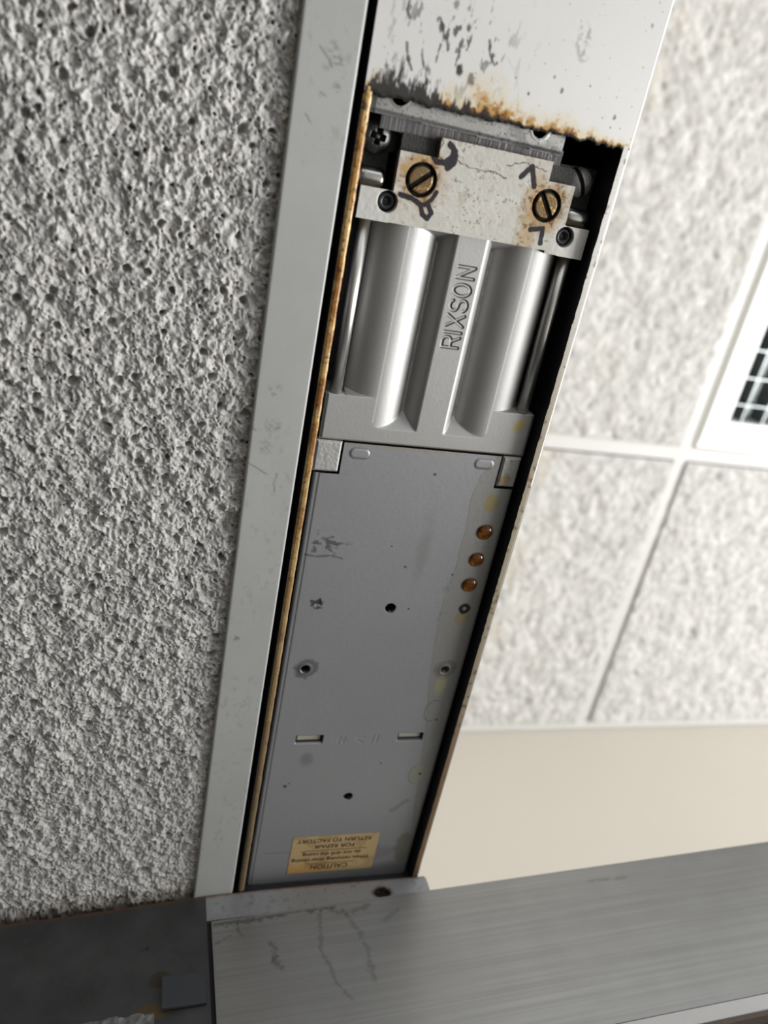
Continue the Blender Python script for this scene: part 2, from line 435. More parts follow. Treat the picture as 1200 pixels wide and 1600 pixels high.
F = np.stack([idx[:-1, :-1].ravel(), idx[1:, :-1].ravel(), idx[1:, 1:].ravel(), idx[:-1, 1:].ravel()], 1)
mesh_np('lip', V, [F], M['liprt'], head, c.reshape(-1, 3))
# white painted corner beside the underside
bm = bmesh.new(); add_box(bm, 162.1, 162.5, -556, -15, H0 + 0.3, H0 + 3)
bm_obj('corner_arris', bm, M['white'], head)
bmv = [(161.95, H0), (162.25, H0 + 0.06), (162.5, H0 + 0.34)]
V = []; 
for y in (-556, 120):
    for (x, z) in bmv: V.append((x, y, z - 0.02))
mesh_np('arris', np.array(V, float), [np.array([[0, 3, 4, 1], [1, 4, 5, 2]])], M['white'], head, smooth=True)
# left lip, thick with rust
xs = np.linspace(X0, XL, 9); ys = np.arange(-17.5, 367, 0.4)
X, Y = np.meshgrid(xs, ys)
n1 = fbm(X, Y, 3.0, 81, 4); n2 = fbm(X, Y * 0.6, 8.0, 83, 3); n3 = fbm(X, Y, 1.0, 85, 3)
u = (X - X0) / (XL - X0)
Z = H0 + 0.9 * (2 * u - 1) ** 4 + 0.18 * (n3 - 0.5)
c = np.stack([0.42 + 0 * X, 0.22 + 0 * X, 0.055 + 0 * X], -1)
c = mix(c, (0.62, 0.46, 0.22), 0.65 * ss(0.48, 0.66, n1) * ss(140, 20, Y))
c = mix(c, (0.24, 0.085, 0.014), 0.85 * ss(0.46, 0.62, n2))
c = mix(c, (0.60, 0.44, 0.19), 0.6 * ss(0.52, 0.66, fbm(X, Y * 0.5, 4.0, 88, 3)))
c = mix(c, (0.04, 0.025, 0.012), 0.85 * ss(0.62, 0.76, n3 + 0.05 * ss(60, -15, Y)))
c = mix(c, (0.30, 0.22, 0.12), 0.6 * ss(60, 230, Y))
c = mix(c, (0.14, 0.10, 0.06), 0.75 * ss(150, 340, Y))
jl = 0.22 * (vn(Y, X * 0, 3.4, 86) - 0.5)
X2 = X + np.where(u > 0.9, jl, 0)
V = np.stack([X2, Y, Z], -1).reshape(-1, 3); idx = np.arange(X.size).reshape(X.shape)
F = np.stack([idx[:-1, :-1].ravel(), idx[1:, :-1].ravel(), idx[1:, 1:].ravel(), idx[:-1, 1:].ravel()], 1)
mesh_np('lip', V, [F], M['rustlip'], head, c.reshape(-1, 3))
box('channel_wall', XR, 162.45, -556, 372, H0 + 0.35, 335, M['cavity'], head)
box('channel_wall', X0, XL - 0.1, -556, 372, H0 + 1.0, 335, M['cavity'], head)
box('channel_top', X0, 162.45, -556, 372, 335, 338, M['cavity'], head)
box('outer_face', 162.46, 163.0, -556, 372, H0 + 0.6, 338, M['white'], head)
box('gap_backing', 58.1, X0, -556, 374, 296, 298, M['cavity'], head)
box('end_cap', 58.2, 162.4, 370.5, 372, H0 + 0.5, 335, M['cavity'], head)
box('gap_end', 37.9, 61.0, 374.2, 376, 283.1, 300, M['cavity'], head)  # dark box added to stop light leaking past the strip end
bulk = box('wall_header', 58, 162, -556, 951, 338.2, 1046, M['wall'], None)
tag(bulk, 'plain bulkhead wall above the door header', None, None, 'structure')

# ---- jamb plate at the far end (bends back towards the left) and the plate below
cl = [(-200, 391.0), (-120, 383.5), (-55, 377.0), (-5, 372.9), (20, 370.2), (47, 367.8), (75, 366.6), (105, 366.2), (140, 366.3), (167.6, 366.6)]
cx = np.array([p[0] for p in cl]); cy = np.array([p[1] for p in cl])
def jamb(name, x0, x1, z0, z1, parent, corner=0.0):
    xs = np.arange(x0, x1 + 0.01, 0.8); zs = np.arange(z0, z1 + 0.01, 0.8)
    X, Zm = np.meshgrid(xs, zs); Yc = np.interp(X, cx, cy)
    n1 = fbm(X, Zm, 12, 301, 4); n2 = fbm(X, Zm, 2.5, 303, 3)
    g = (0.070 if z0 < 200 else 0.33) + 0.04 * (n1 - 0.5)  # face darker, flange lighter: reflected light and shade put into the tone
    c = np.stack([g, g, g * 1.02], -1)
    c = mix(c, (0.16, 0.07, 0.025), 0.9 * ss(2.2, 0.2, (z1 - Zm) * (0.5 + 1.5 * n2)))
    c = mix(c, (0.10, 0.09, 0.08), 0.35 * ss(0.66, 0.78, n2))
    hole = np.hypot((X - 139.3) / 5.0, (Zm - 274.5) / 3.2) + 0.5 * (n2 - 0.5)
    c = mix(c, (0.10, 0.045, 0.015), 0.85 * ss(1.5, 0.9, hole)); c = mix(c, (0.008, 0.006, 0.005), ss(1.0, 0.85, hole))
    for (hx, hz, rx, rz, cc, kk) in ((21.4, 241.4, 5.5, 4.2, (0.05, 0.035, 0.015), .8), (15.2, 258.3, 1.0, .8, (0.01, 0.01, 0.01), .9), (12.5, 258.0, .5, .5, (0.01, 0.01, 0.01), .9), (19, 227, 9, 4, (0.11, 0.07, 0.02), .8)):
        c = mix(c, cc, kk * ss(1.05, 0.8, np.hypot((X - hx) / rx, (Zm - hz) / rz) + 0.3 * (n2 - .5)))
    Yc = Yc + 2.2 * ss(1.0, 0.7, hole)
    c = np.concatenate([c, np.clip(1 - 2 * np.abs(c[..., :1] - c[..., 2:3]), 0, 1)], -1)
    ok = np.ones(X.shape, bool)
    if corner: ok = ~((X > x1 - corner) & (Zm > z1 - corner) & (np.hypot(X - (x1 - corner), Zm - (z1 - corner)) > corner))
    idx = np.arange(X.size).reshape(X.shape)
    F = np.stack([idx[:-1, :-1], idx[:-1, 1:], idx[1:, 1:], idx[1:, :-1]], -1)
    keep = ok[:-1, :-1] & ok[1:, 1:] & ok[:-1, 1:] & ok[1:, :-1]
    F = F[keep]
    V = np.stack([X, Yc, Zm], -1).reshape(-1, 3); n = len(V)
    V2 = V.copy(); V2[:, 1] += 2.4
    e = np.concatenate([F[:, [0, 1]], F[:, [1, 2]], F[:, [2, 3]], F[:, [3, 0]]])
    key = np.minimum(e[:, 0], e[:, 1]).astype(np.int64) * n + np.maximum(e[:, 0], e[:, 1])
    u_, inv, cnt = np.unique(key, return_inverse=True, return_counts=True); be = e[cnt[inv] == 1]
    S = np.stack([be[:, 1], be[:, 0], be[:, 0] + n, be[:, 1] + n], 1)
    C = c.reshape(-1, 4)
    C2 = np.tile(np.array([0.12, 0.05, 0.02, 0.0]), (n, 1))
    return mesh_np(name, np.concatenate([V, V2]), [F, F[:, ::-1] + n, S], M['jamb'], parent, np.concatenate([C, C2]), smooth=False)
jr = empty('trim_3', (20, 371, 220))
tag(jr, 'dark grey steel jamb plate with rusty top edge at the header end', None, None, 'structure')
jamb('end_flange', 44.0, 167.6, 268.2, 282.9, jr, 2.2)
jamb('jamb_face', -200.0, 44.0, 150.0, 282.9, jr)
box('flange_gap_strip', 44.5, 167.0, 369.6, 412, 269.2, 281.5, M['cavity'], jr)  # dark strip added behind the flange to close a bright gap
# slim stop block low on the jamb face
bm = bmesh.new(); add_box(bm, 22, 42, 366.4, 368.0, 225.5, 240.5)
bm_obj('stop_block', bm, plain('dull_block', (0.05, 0.053, 0.06), 0.45, 0.4, 0.15, 200), jr, bevel=0.4)
# rough masonry lump showing below
xs = np.arange(-90, 18.6, 0.7); zs = np.arange(150, 226.0, 0.7)
X, Zm = np.meshgrid(xs, zs)
top = 223.5 + 2.0 * (fbm(X, X * 0, 6, 501, 3) - 0.5) + 0.02 * X
Yc = 361.0 + 3.5 * (fbm(X, Zm, 3.0, 505, 4) - 0.5) + 9 * ss(-4, 0.5, Zm - top) ** 2
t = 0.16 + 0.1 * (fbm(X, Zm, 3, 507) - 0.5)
idx = np.arange(X.size).reshape(X.shape)
F = np.stack([idx[:-1, :-1], idx[:-1, 1:], idx[1:, 1:], idx[1:, :-1]], -1)[(Zm < top)[:-1, :-1]]
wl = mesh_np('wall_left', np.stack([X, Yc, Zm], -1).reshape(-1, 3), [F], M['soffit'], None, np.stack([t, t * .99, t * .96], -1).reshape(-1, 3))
tag(wl, 'rough textured masonry under the dark jamb plate', None, None, 'structure')

# ---- dark walls added out of view to hold back light, left and beyond
wo = box('wall_blocker_left', -1130, -1100, -2600, 420, -1817, 330, plain('dark_blocker_left', (0.05, 0.045, 0.04), 0.9, 0, 0.4, 12, spec=0.2), None)
tag(wo, 'unseen dark side wall added to keep light off the left', None, None, 'structure')
wj = box('wall_blocker_far', -1100, 40, 396, 420, -1817, 330, plain('dark_blocker_far', (0.07, 0.065, 0.06), 0.9, 0, 0.4, 12, spec=0.2), None)
tag(wj, 'unseen dark wall added behind the jamb plate to shut out light', None, None, 'structure')

wf = box('wall_blocker_front', 58, 162, -2600, -556, -1817, 1046, M['wall'], None)  # added out of view to block light from behind the lens
tag(wf, 'unseen plain wall added beyond the header end to block light', None, None, 'structure')

fl = box('floor', -1130, 3400, -2600, 975, -1857, -1817, plain('pale_stone_floor', (0.36, 0.35, 0.33), 0.6, 0, 0.15, 4), None)
tag(fl, 'pale stone floor of the entrance', None, None, 'structure')

# ---- interior ceiling: lay-in tiles, tees, wall angle, back wall
HC = 1040.0
ceil = box('ceiling', 164, 2700, -1500, 953, HC + 60, HC + 64, M['cavity'], None)
tag(ceil, 'white lay-in tile ceiling of the room beyond the header', None, None, 'structure')
def tile(x0, x1, y0, y1, seed, step=2.6):
    xs = np.linspace(x0, x1, max(4, int((x1 - x0) / step))); ys = np.linspace(y0, y1, max(4, int((y1 - y0) / step)))
    X, Y = np.meshgrid(xs, ys)
    wx = X + 8 * (fbm(X, Y, 18, seed + 1, 2) - 0.5); wy = Y + 8 * (fbm(X, Y, 18, seed + 2, 2) - 0.5)
    n = fbm(wx, wy, 22, seed, 4); p = pits(wx, wy, 17, 1.0, 5.0, seed + 7) * ss(0.3, 0.6, n)
    Z = HC - 6.5 + np.clip(9 * (n - 0.5), -2.5, 3) + 3.2 * (fbm(wx, wy, 8, seed + 9, 2) - 0.5) + 1.8 * p
    inner = np.minimum(np.minimum(X - x0, x1 - X), np.minimum(Y - y0, y1 - Y))
    Z = np.where(inner < 3, np.maximum(Z, HC - 6.0), Z)
    t = 0.43 + 0.26 * (0.5 - fbm(wx, wy, 9, seed + 3, 3))
    c = np.stack([t, t * 0.992, t * 0.972], -1)
    c = mix(c, (0.46, 0.40, 0.30), 0.30 * ss(0.55, 0.75, fbm(X, Y, 60, seed + 5, 3)) * ss(720, 560, X))
    return grid('ceiling_tile', xs, ys, Z, M['tile'], ceil, c, skirt=22.0)
tile(256, 841, -871, 346, 1001)
tile(256, 841, 374, 936, 1101)
tile(867.5, 1452, 374, 936, 1201)
tile(1478, 2060, 374, 936, 1251, 8)
tile(1478, 2060, -871, 346, 1301, 8)
def tee(x0, x1, y0, y1):
    bm = bmesh.new(); add_box(bm, x0, x1, y0, y1, HC - 1.0, HC)
    if x1 - x0 < y1 - y0: add_box(bm, (x0 + x1) / 2 - 1, (x0 + x1) / 2 + 1, y0, y1, HC, HC + 38)
    else: add_box(bm, x0, x1, (y0 + y1) / 2 - 1, (y0 + y1) / 2 + 1, HC, HC + 38)
    return bm
bm_obj('main_tee', tee(842, 866, -1500, 930), M['tee'], ceil)
bm_obj('main_tee', tee(1453, 1477, -1500, 930), M['tee'], ceil)
bm_obj('cross_tee', tee(232, 841.8, 348, 372), M['tee'], ceil)
bm_obj('cross_tee', tee(866.2, 1452.8, 348, 372), M['tee'], ceil)
bm_obj('cross_tee', tee(1477.2, 2080, 348, 372), M['tee'], ceil)
bm = bmesh.new(); add_box(bm, 164, 2700, 929, 951, HC - 3.0, HC - 1.6); add_box(bm, 164, 2700, 949, 951, HC - 1.6, HC + 20)
bm_obj('wall_angle', bm, M['tee'], ceil)
wb = box('wall_back', 164, 2700, 953, 975, -1817, HC + 60, M['wall'], None)
tag(wb, 'plain beige painted wall below the tile ceiling', None, None, 'structure')

# ---- recessed light with a square cell louver
FX0, FX1, FY0, FY1 = 867.6, 1452.0, -871.0, 346.5
lf = empty('ceiling_light', ((FX0 + FX1) / 2, (FY0 + FY1) / 2, HC + 40))
tag(lf, 'unlit recessed ceiling light with white frame and square cell louver', 'ceiling light')
bm = bmesh.new()
def ring(ox, oy, z): return [bm.verts.new((FX0 + ox, FY0 + oy, z)), bm.verts.new((FX1 - ox, FY0 + oy, z)), bm.verts.new((FX1 - ox, FY1 - oy, z)), bm.verts.new((FX0 + ox, FY1 - oy, z))]
rs = [ring(0, 0, HC + 3), ring(0, 0, HC - 0.5), ring(3.2, 3.2, HC - 6.5), ring(4.0, 14.5, HC - 7.0), ring(4.6, 16.0, HC - 8.2), ring(44.8, 50.5, HC - 8.2), ring(46.2, 52, HC - 6.8), ring(46.2, 52, HC + 38)]
for A, B in zip(rs[:-1], rs[1:]):
    for k in range(4): bm.faces.new((A[k], A[(k + 1) % 4], B[(k + 1) % 4], B[k]))
bm_obj('frame', bm, M['white'], lf)
box('housing', FX0 + 2, FX1 - 2, FY0 + 2, FY1 - 2, HC + 40, HC + 58, M['housing'], lf)
def blade_mesh(length, along):
    """parabolic blade: narrow top, wider bottom"""
    prof = [(0.3, 34), (0.4, 22), (0.5, 12), (0.8, 4), (1.1, 0), (-1.1, 0), (-0.8, 4), (-0.5, 12), (-0.4, 22), (-0.3, 34)]
    bm = bmesh.new(); R = []
    for t in (0, length):
        R.append([bm.verts.new((t, p, z) if along == 'x' else (p, t, z)) for p, z in prof])
    n = len(prof)
    for k in range(n): bm.faces.new((R[0][k], R[0][(k + 1) % n], R[1][(k + 1) % n], R[1][k]))
    bmesh.ops.recalc_face_normals(bm, faces=bm.faces)
    for v in bm.verts: v.co /= 1000
    me = bpy.data.meshes.new('louver_blade'); bm.to_mesh(me); bm.free()
    me.materials.append(M['blade']); return me
mx_ = blade_mesh(FX1 - FX0 - 94, 'x'); my_ = blade_mesh(FY1 - FY0 - 106, 'y')
y = 264.6
while y > FY0 + 60:
    link(bpy.data.objects.new('louver_blade', mx_), lf, W((FX0 + 47, y, HC - 6))); y -= 45.2
x = 938.5
while x < FX1 - 60:
    link(bpy.data.objects.new('louver_blade', my_), lf, W((x, FY0 + 53, HC - 5.5))); x += 42.5

# ---- the open door at the bottom: rail, bead, gasket, pane, stile
dang = math.atan2(339.7 - 365.6, 384.0 - 45.9)
dorg = W((45.9, 365.6, 266.0))
door = bpy.data.objects.new('door_1', None); COL.objects.link(door); door.location = tuple(dorg); door.rotation_euler = (0, 0, dang)
tag(door, 'open brushed metal and glass door under the header end', None, None, 'structure')
def dpart(name, bm, mat, bevel=0.0, seg=2):
    if bevel:
        es = [e for e in bm.edges if len(e.link_faces) == 2 and e.calc_face_angle(0) > 0.5]
        bmesh.ops.bevel(bm, geom=es, offset=bevel, segments=seg, affect='EDGES', profile=0.5)
    bmesh.ops.recalc_face_normals(bm, faces=bm.faces)
    for v in bm.verts: v.co /= 1000
    me = bpy.data.meshes.new(name); bm.to_mesh(me); bm.free(); me.materials.append(mat)
    o = bpy.data.objects.new(name, me); COL.objects.link(o); o.parent = door
    return o
bm = bmesh.new(); add_box(bm, 0, 860, 0, 44, -84.0, 0); dpart('top_rail', bm, M['brushed'], 0.7)
ORIG[door.name] = dorg
def rail_face():
    us = np.concatenate([np.arange(0.8, 130, 0.5), np.arange(130, 460, 2.0), np.arange(460, 859, 20.0)]); zs = np.arange(-83.2, -0.7, 0.5)
    U, Zm = np.meshgrid(us, zs)
    n1 = fbm(U, Zm, 14, 1301, 3); n2 = fbm(U, Zm, 1.4, 1303, 3)
    br_ = 0.6 * vn(U * 0.012, Zm, 0.9, 1305) + 0.4 * vn(U * 0.03, Zm, 2.2, 1306)
    t = 0.35 * (1 + 0.22 * (br_ - 0.5)) * (1 + 0.10 * (n1 - 0.5))
    c = np.stack([t, t * 0.98, t * 0.945], -1)
    for pts, w_, k_ in (([(2, -1.5), (30, -1.2), (62, -1.4)], 1.6, .8), ([(14, -2), (12.5, -8), (13, -12)], .6, .6), ([(28, -17), (29.5, -21), (28.5, -25)], 1.3, .6), ([(29.5, -26), (31, -29)], 1.6, .6),
                    ([(55, -3), (53, -18), (57, -40), (61, -52)], 1.0, .45), ([(68, -4), (74, -20), (76, -44)], 1.3, .4), ([(60, -3), (70, -6), (82, -3)], 1.4, .5), ([(2, -12), (8, -10)], .5, .6), ([(88, -14), (96, -9)], 1.2, .3), ([(210, -9), (222, -8), (232, -10)], 0.9, .4)):
        c = mix(c, (0.10, 0.095, 0.085), 0.75 * k_ * ss(1.0, 0.2, sd(U + 6 * (n1 - .5), Zm + 6 * (n1 - .5), pts) / (1.5 * w_) + 2.0 * (n2 - .5)))
    V = np.stack([U / 1000, np.full(U.shape, -0.00005), Zm / 1000], -1).reshape(-1, 3)
    idx = np.arange(U.size).reshape(U.shape)
    F = np.stack([idx[:-1, :-1].ravel(), idx[:-1, 1:].ravel(), idx[1:, 1:].ravel(), idx[1:, :-1].ravel()], 1)
    o = mesh_np('rail_face', V * 1000, [F], painted('brushed_rail_face', 0.36, 0.9, 0.03, 1500, 0.0), None, c.reshape(-1, 3), origin=(0, 0, 0))
    o.parent = door; o.location = (0, 0, 0)
rail_face()
bm = bmesh.new(); add_box(bm, 0, 95, 0, 44, -2060, -84.2); dpart('stile', bm, M['brushed'], 0.7)
bm = bmesh.new(); add_box(bm, 765, 860, 0, 44, -2060, -84.2); dpart('stile', bm, M['brushed'], 0.7)
bm = bmesh.new()
vv = [bm.verts.new(p) for p in ((95.2, 0.3, -84.2), (764.8, 0.3, -84.2), (764.8, 4.5, -89.6), (95.2, 4.5, -89.6), (95.2, 12, -84.2), (764.8, 12, -84.2), (764.8, 12, -89.6), (95.2, 12, -89.6))]
for f in ((0, 1, 2, 3), (4, 7, 6, 5), (0, 3, 7, 4), (1, 5, 6, 2), (0, 4, 5, 1), (3, 2, 6, 7)): bm.faces.new([vv[i] for i in f])
dpart('glazing_bead', bm, M['bead'])
bm = bmesh.new(); add_box(bm, 95.2, 764.8, 4.0, 12, -92.0, -89.8); dpart('gasket', bm, M['rubber'], 0.3)
bm = bmesh.new(); add_box(bm, 95.2, 764.8, 14, 20, -2060, -84.2); dpart('pane', bm, M['glass'])
bm = bmesh.new(); add_box(bm, -2.6, -0.2, 3, 40, -300, 1.5); dpart('edge_seal', bm, M['seal'])
# scratches and chipped spots on the rail
# ================================================================== the closer
ZC = 289.0
dc = empty('door_closer', (112, 180, 320))
tag(dc, 'grey metal concealed overhead door closer fitted in the header cutout', 'door closer')

# ---- cast body: two cylinder lobes with a lettered bar between
H_ = 7.0
def arc(cx_, cy_, rx, ry, a0, a1, n=14):
    return [(cx_ + rx * math.cos(math.radians(a0 + (a1 - a0) * k / n)), cy_ + ry * math.sin(math.radians(a0 + (a1 - a0) * k / n))) for k in range(n + 1)]
LET = {
 'R': [[(0, 0), (0, H_)], [(0, H_), (2.4, H_)] + arc(2.4, H_ * .74, 1.7, H_ * .26, 90, -90) + [(0, H_ * .48)], [(2.3, H_ * .48), (4.0, 0)]],
 'I': [[(0, 0), (0, H_)]],
 'X': [[(0, 0), (4.2, H_)], [(0, H_), (4.2, 0)]],
 'S': [arc(2.1, H_ * .76, 2.0, H_ * .24, 25, 180) + arc(2.1, H_ * .76, 2.0, H_ * .24, 180, 268)[1:] + arc(2.1, H_ * .26, 2.1, H_ * .26, 90, 0)[1:] + arc(2.1, H_ * .26, 2.1, H_ * .26, 0, -158)[1:]],
 'O': [arc(2.2, H_ * .5, 2.2, H_ * .5, 0, 360, 30)],
 'N': [[(0, 0), (0, H_)], [(0, H_), (4.1, 0)], [(4.1, 0), (4.1, H_)]]}
strokes = []
for ch, off in (('R', 0.4), ('I', 6.4), ('X', 8.9), ('S', 14.8), ('O', 20.6), ('N', 27.4)):
    for s in LET[ch]: strokes.append([(115.9 - t, 65.8 - (off + a)) for a, t in s])
xs = np.arange(66.2, 158.01, 0.22); ys = np.arange(20.0, 109.01, 0.22)
X, Y = np.meshgrid(xs, ys)
u = X - 112.2; a = np.abs(u)
R = 16.3
lobe = np.where(np.abs(a - 25.2) < R - 0.5, R - np.sqrt(np.maximum(R * R - (a - 25.2) ** 2, 0.0)), R)
bar = np.where(a < 5.6, 0.0, np.where(a < 12, 7.6 * (1 - np.cos(np.clip((a - 5.6) / 5.6, 0, 1) * math.pi / 2 * 1.0)) ** 0.85, 99))
g = np.where(a < 11.6, np.minimum(bar, lobe + 99 * (a < 4)), lobe)
g = np.where((a >= 8) & (a < 12.4), np.minimum(g, 7.0), g)
inner = a < 25.2
yb = np.where(inner, 102.2, 89.6)
slope = np.where(inner, 1.15, 4.0)
eb = np.maximum(yb - Y, 0) * slope
et = np.maximum(Y - np.where(inner, 22.5, 20), 0) * 1.5
k = 0.9
def smin(p, q, k):
    h = np.clip(0.5 + 0.5 * (q - p) / k, 0, 1)
    return q * (1 - h) + p * h - k * h * (1 - h)
D = np.maximum(smin(g, np.minimum(eb, et), k), 0)
D = np.where(a > 38.3, np.where(Y < 89.6, 9.0, 0.0), D)
D = np.where((Y > 102.3), 0.0, D)
bev = ss(1.4, 0, 157.9 - X) + ss(1.0, 0, X - 66.3) + ss(0.9, 0, 108.9 - Y)
D = D + 0.9 * np.clip(bev, 0, 1) * (Y > 89.6)
ds = np.full(X.shape, 9.0)
sub = (a < 7) & (Y > 28) & (Y < 70)
for s in strokes: ds[sub] = np.minimum(ds[sub], sd(X[sub], Y[sub], s))
D = D + 0.30 * ss(0.62, 0.36, ds)
Z = ZC + D + 0.02 * (vn(X, Y, 0.6, 700) - 0.5)
t = 0.44 + 0.03 * (fbm(X, Y, 6, 701) - 0.5)
c = np.stack([t, t * 0.995, t * 0.985], -1)
c = mix(c, (0.02, 0.02, 0.02), 0.98 * np.exp(-((ds - 0.54) / 0.21) ** 2))  # dark letter outlines: groove shading painted into the colour
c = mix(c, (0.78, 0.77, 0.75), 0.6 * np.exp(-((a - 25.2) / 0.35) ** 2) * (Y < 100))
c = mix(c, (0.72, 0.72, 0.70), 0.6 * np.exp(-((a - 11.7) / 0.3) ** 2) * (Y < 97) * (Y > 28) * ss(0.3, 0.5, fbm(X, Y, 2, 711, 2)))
c = mix(c, (0.45, 0.40, 0.32), 0.4 * ss(5, 0, 108.8 - Y) * fbm(X, Y, 5, 703))
n1 = fbm(X, Y, 2.0, 705)
ye = ss(1.0, 0.3, np.hypot(X - 151.6, Y - 95) / 3.9 + 0.9 * (n1 - 0.5))
c = mix(c, (0.50, 0.36, 0.07), 0.8 * ye)
al = np.clip(1 - ye, 0, 1)[..., None]
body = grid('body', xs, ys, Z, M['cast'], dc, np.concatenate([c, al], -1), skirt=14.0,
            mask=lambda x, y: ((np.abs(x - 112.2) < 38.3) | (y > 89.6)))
tag(body, 'cast grey body with lettered bar between two rounded lobes')

# ---- guide rods and their collars
for sx_ in (70.2, 152.6):
    lathe('guide_rod', [(0, 0), (2.5, 0), (2.5, 72), (0, 72)], (sx_, 20, 291.8), (0, 1, 0), M['rod'], dc)

# ---- painted end plate with two tabs
def in_plate(x, y):
    m = (x > 78) & (x < 147) & (y > -0.8) & (y < 23.2)
    m |= (x > 92) & (x < 135.8) & (y > -7.3) & (y < 0)
    m |= (x > 66) & (x <= 78.2) & (y > 12.6) & (y < 23.4)
    m |= (x >= 146.8) & (x < 157.6) & (y > 13.2) & (y < 24.4)
    m |= (x >= 141.5) & (x < 147.5) & (y > 13) & (y < 24.2)
    m &= ~((x > 73.6) & (x < 78) & (y < 12.6))
    return m
xs = np.arange(65.8, 158.0, 0.2); ys = np.arange(-8, 25.0, 0.2)
X, Y = np.meshgrid(xs, ys)
S1, S2, K1, K2 = (87.3, 7.3), (137.4, 7.6), (76.5, 16.4), (148.2, 17.2)
n1 = fbm(X, Y, 4, 801, 4); n2 = fbm(X, Y, 1.2, 803, 3)
t = 0.60 + 0.10 * (n1 - 0.5)
c = np.stack([t, t * 0.975, t * 0.90], -1)
d1 = np.hypot(X - S1[0], Y - S1[1]); d2 = np.hypot(X - S2[0], Y - S2[1])
ru = np.maximum(ss(12.5, 5.0, d1 + 9 * (n1 - 0.5)) * (1 - 0.6 * ss(90, 96, X)), ss(12.5, 5.0, d2 + 8 * (n1 - 0.5)))
ru = np.maximum(ru, 0.7 * ss(5, 1, np.abs(X - 132) + 6 * (n1 - .5)) * ss(-9, 4, Y))
c = mix(c, (0.44, 0.26, 0.07), 0.85 * ru)
c = mix(c, (0.14, 0.055, 0.014), 0.8 * ss(0.54, 0.70, n2) * np.clip(ru * 1.3, 0, 1))
c = mix(c, (0.36, 0.31, 0.22), 0.4 * ss(0.60, 0.74, fbm(X, Y, 2.2, 807, 4)))
c = mix(c, (0.12, 0.11, 0.10), 0.6 * ss(0.70, 0.78, fbm(X, Y, 0.9, 809, 2)) * ss(0.45, 0.6, n1))
ear = np.maximum(ss(79, 76.5, X), ss(142, 149, X) * ss(10, 15, Y))
c = mix(c, (0.62, 0.62, 0.60), 0.85 * ear)
ink = np.full(X.shape, 9.0)
for pts, wd in (([(89.2, -2.2), (91.6, 0.5), (94.9, 0.3), (97.1, -2.1), (97.0, -4.5), (95.3, -5.8)], 1.15), ([(96.1, 1.7), (98.0, -0.7), (97.6, -3.8)], 1.35),
                ([(80.5, 13.2), (84.8, 13.8), (88.9, 15.4), (90.1, 18.5), (92.2, 19.7), (93.4, 17.6), (91.6, 14.9), (88.9, 15.4)], 1.0), ([(93.7, 10.4), (92.6, 13.1), (90.7, 14.8)], 0.9),
                ([(124.5, -0.4), (127.9, -4.3), (130.5, 1.9)], 1.1), ([(133.3, 16.7), (138.2, 15.7), (138.8, 21.0)], 1.05)):
    ink = np.minimum(ink, sd(X, Y, pts) / wd)
c = mix(c, (0.016, 0.014, 0.024), 0.97 * ss(1.05, 0.8, ink + 0.5 * (n2 - 0.5)))
crk = np.minimum(sd(X, Y, [(91.9, -7.5), (92.8, -5.7), (91.7, -3.5), (92.2, -1.2), (95.2, -0.1)]), sd(X + 0.6 * (n2 - .5), Y + 1.4 * (n2 - .5), [(97.5, -1.3), (104.2, -0.1), (109.1, 0.2), (115.5, 0.3), (119, 1.5)]))
crk = np.minimum(crk, sd(X, Y + 1.5 * (n2 - .5), [(118, -3), (124, -5), (130, -4.5), (134, -4)]))
c = mix(c, (0.05, 0.04, 0.03), 0.85 * ss(0.30, 0.12, crk))
Z = ZC - 1.6 + 0.08 * (n2 - 0.5) + 0 * X
for d in (d1, d2):
    ringm = ss(5.9, 5.6, d); Z = Z + 1.5 * ringm
    c = mix(c, (0.008, 0.008, 0.008), ss(6.1, 5.7, d + 0.3 * (n2 - .5)))
for kx, ky in (K1, K2):
    d = np.hypot(X - kx, Y - ky); Z = Z + 5.0 * ss(3.7, 3.4, d)
    c = mix(c, (0.01, 0.011, 0.014), ss(3.9, 3.3, d))
dr_ = ss(2.2, 0.2, 25.0 - Y) * 0 
c4 = np.concatenate([c, (0.3 + 3.0 * ear)[..., None]], -1)
grid('end_plate', xs, ys, Z, M['endplate'], dc, c4, mask=in_plate, skirt=3.2, skirt_col=(0.25, 0.2, 0.13, 0.3))
# casting below the plate where the rods enter
box('end_block', 78.5, 146.5, -6.5, 22.5, ZC + 1.2, 312, M['grit'], dc)

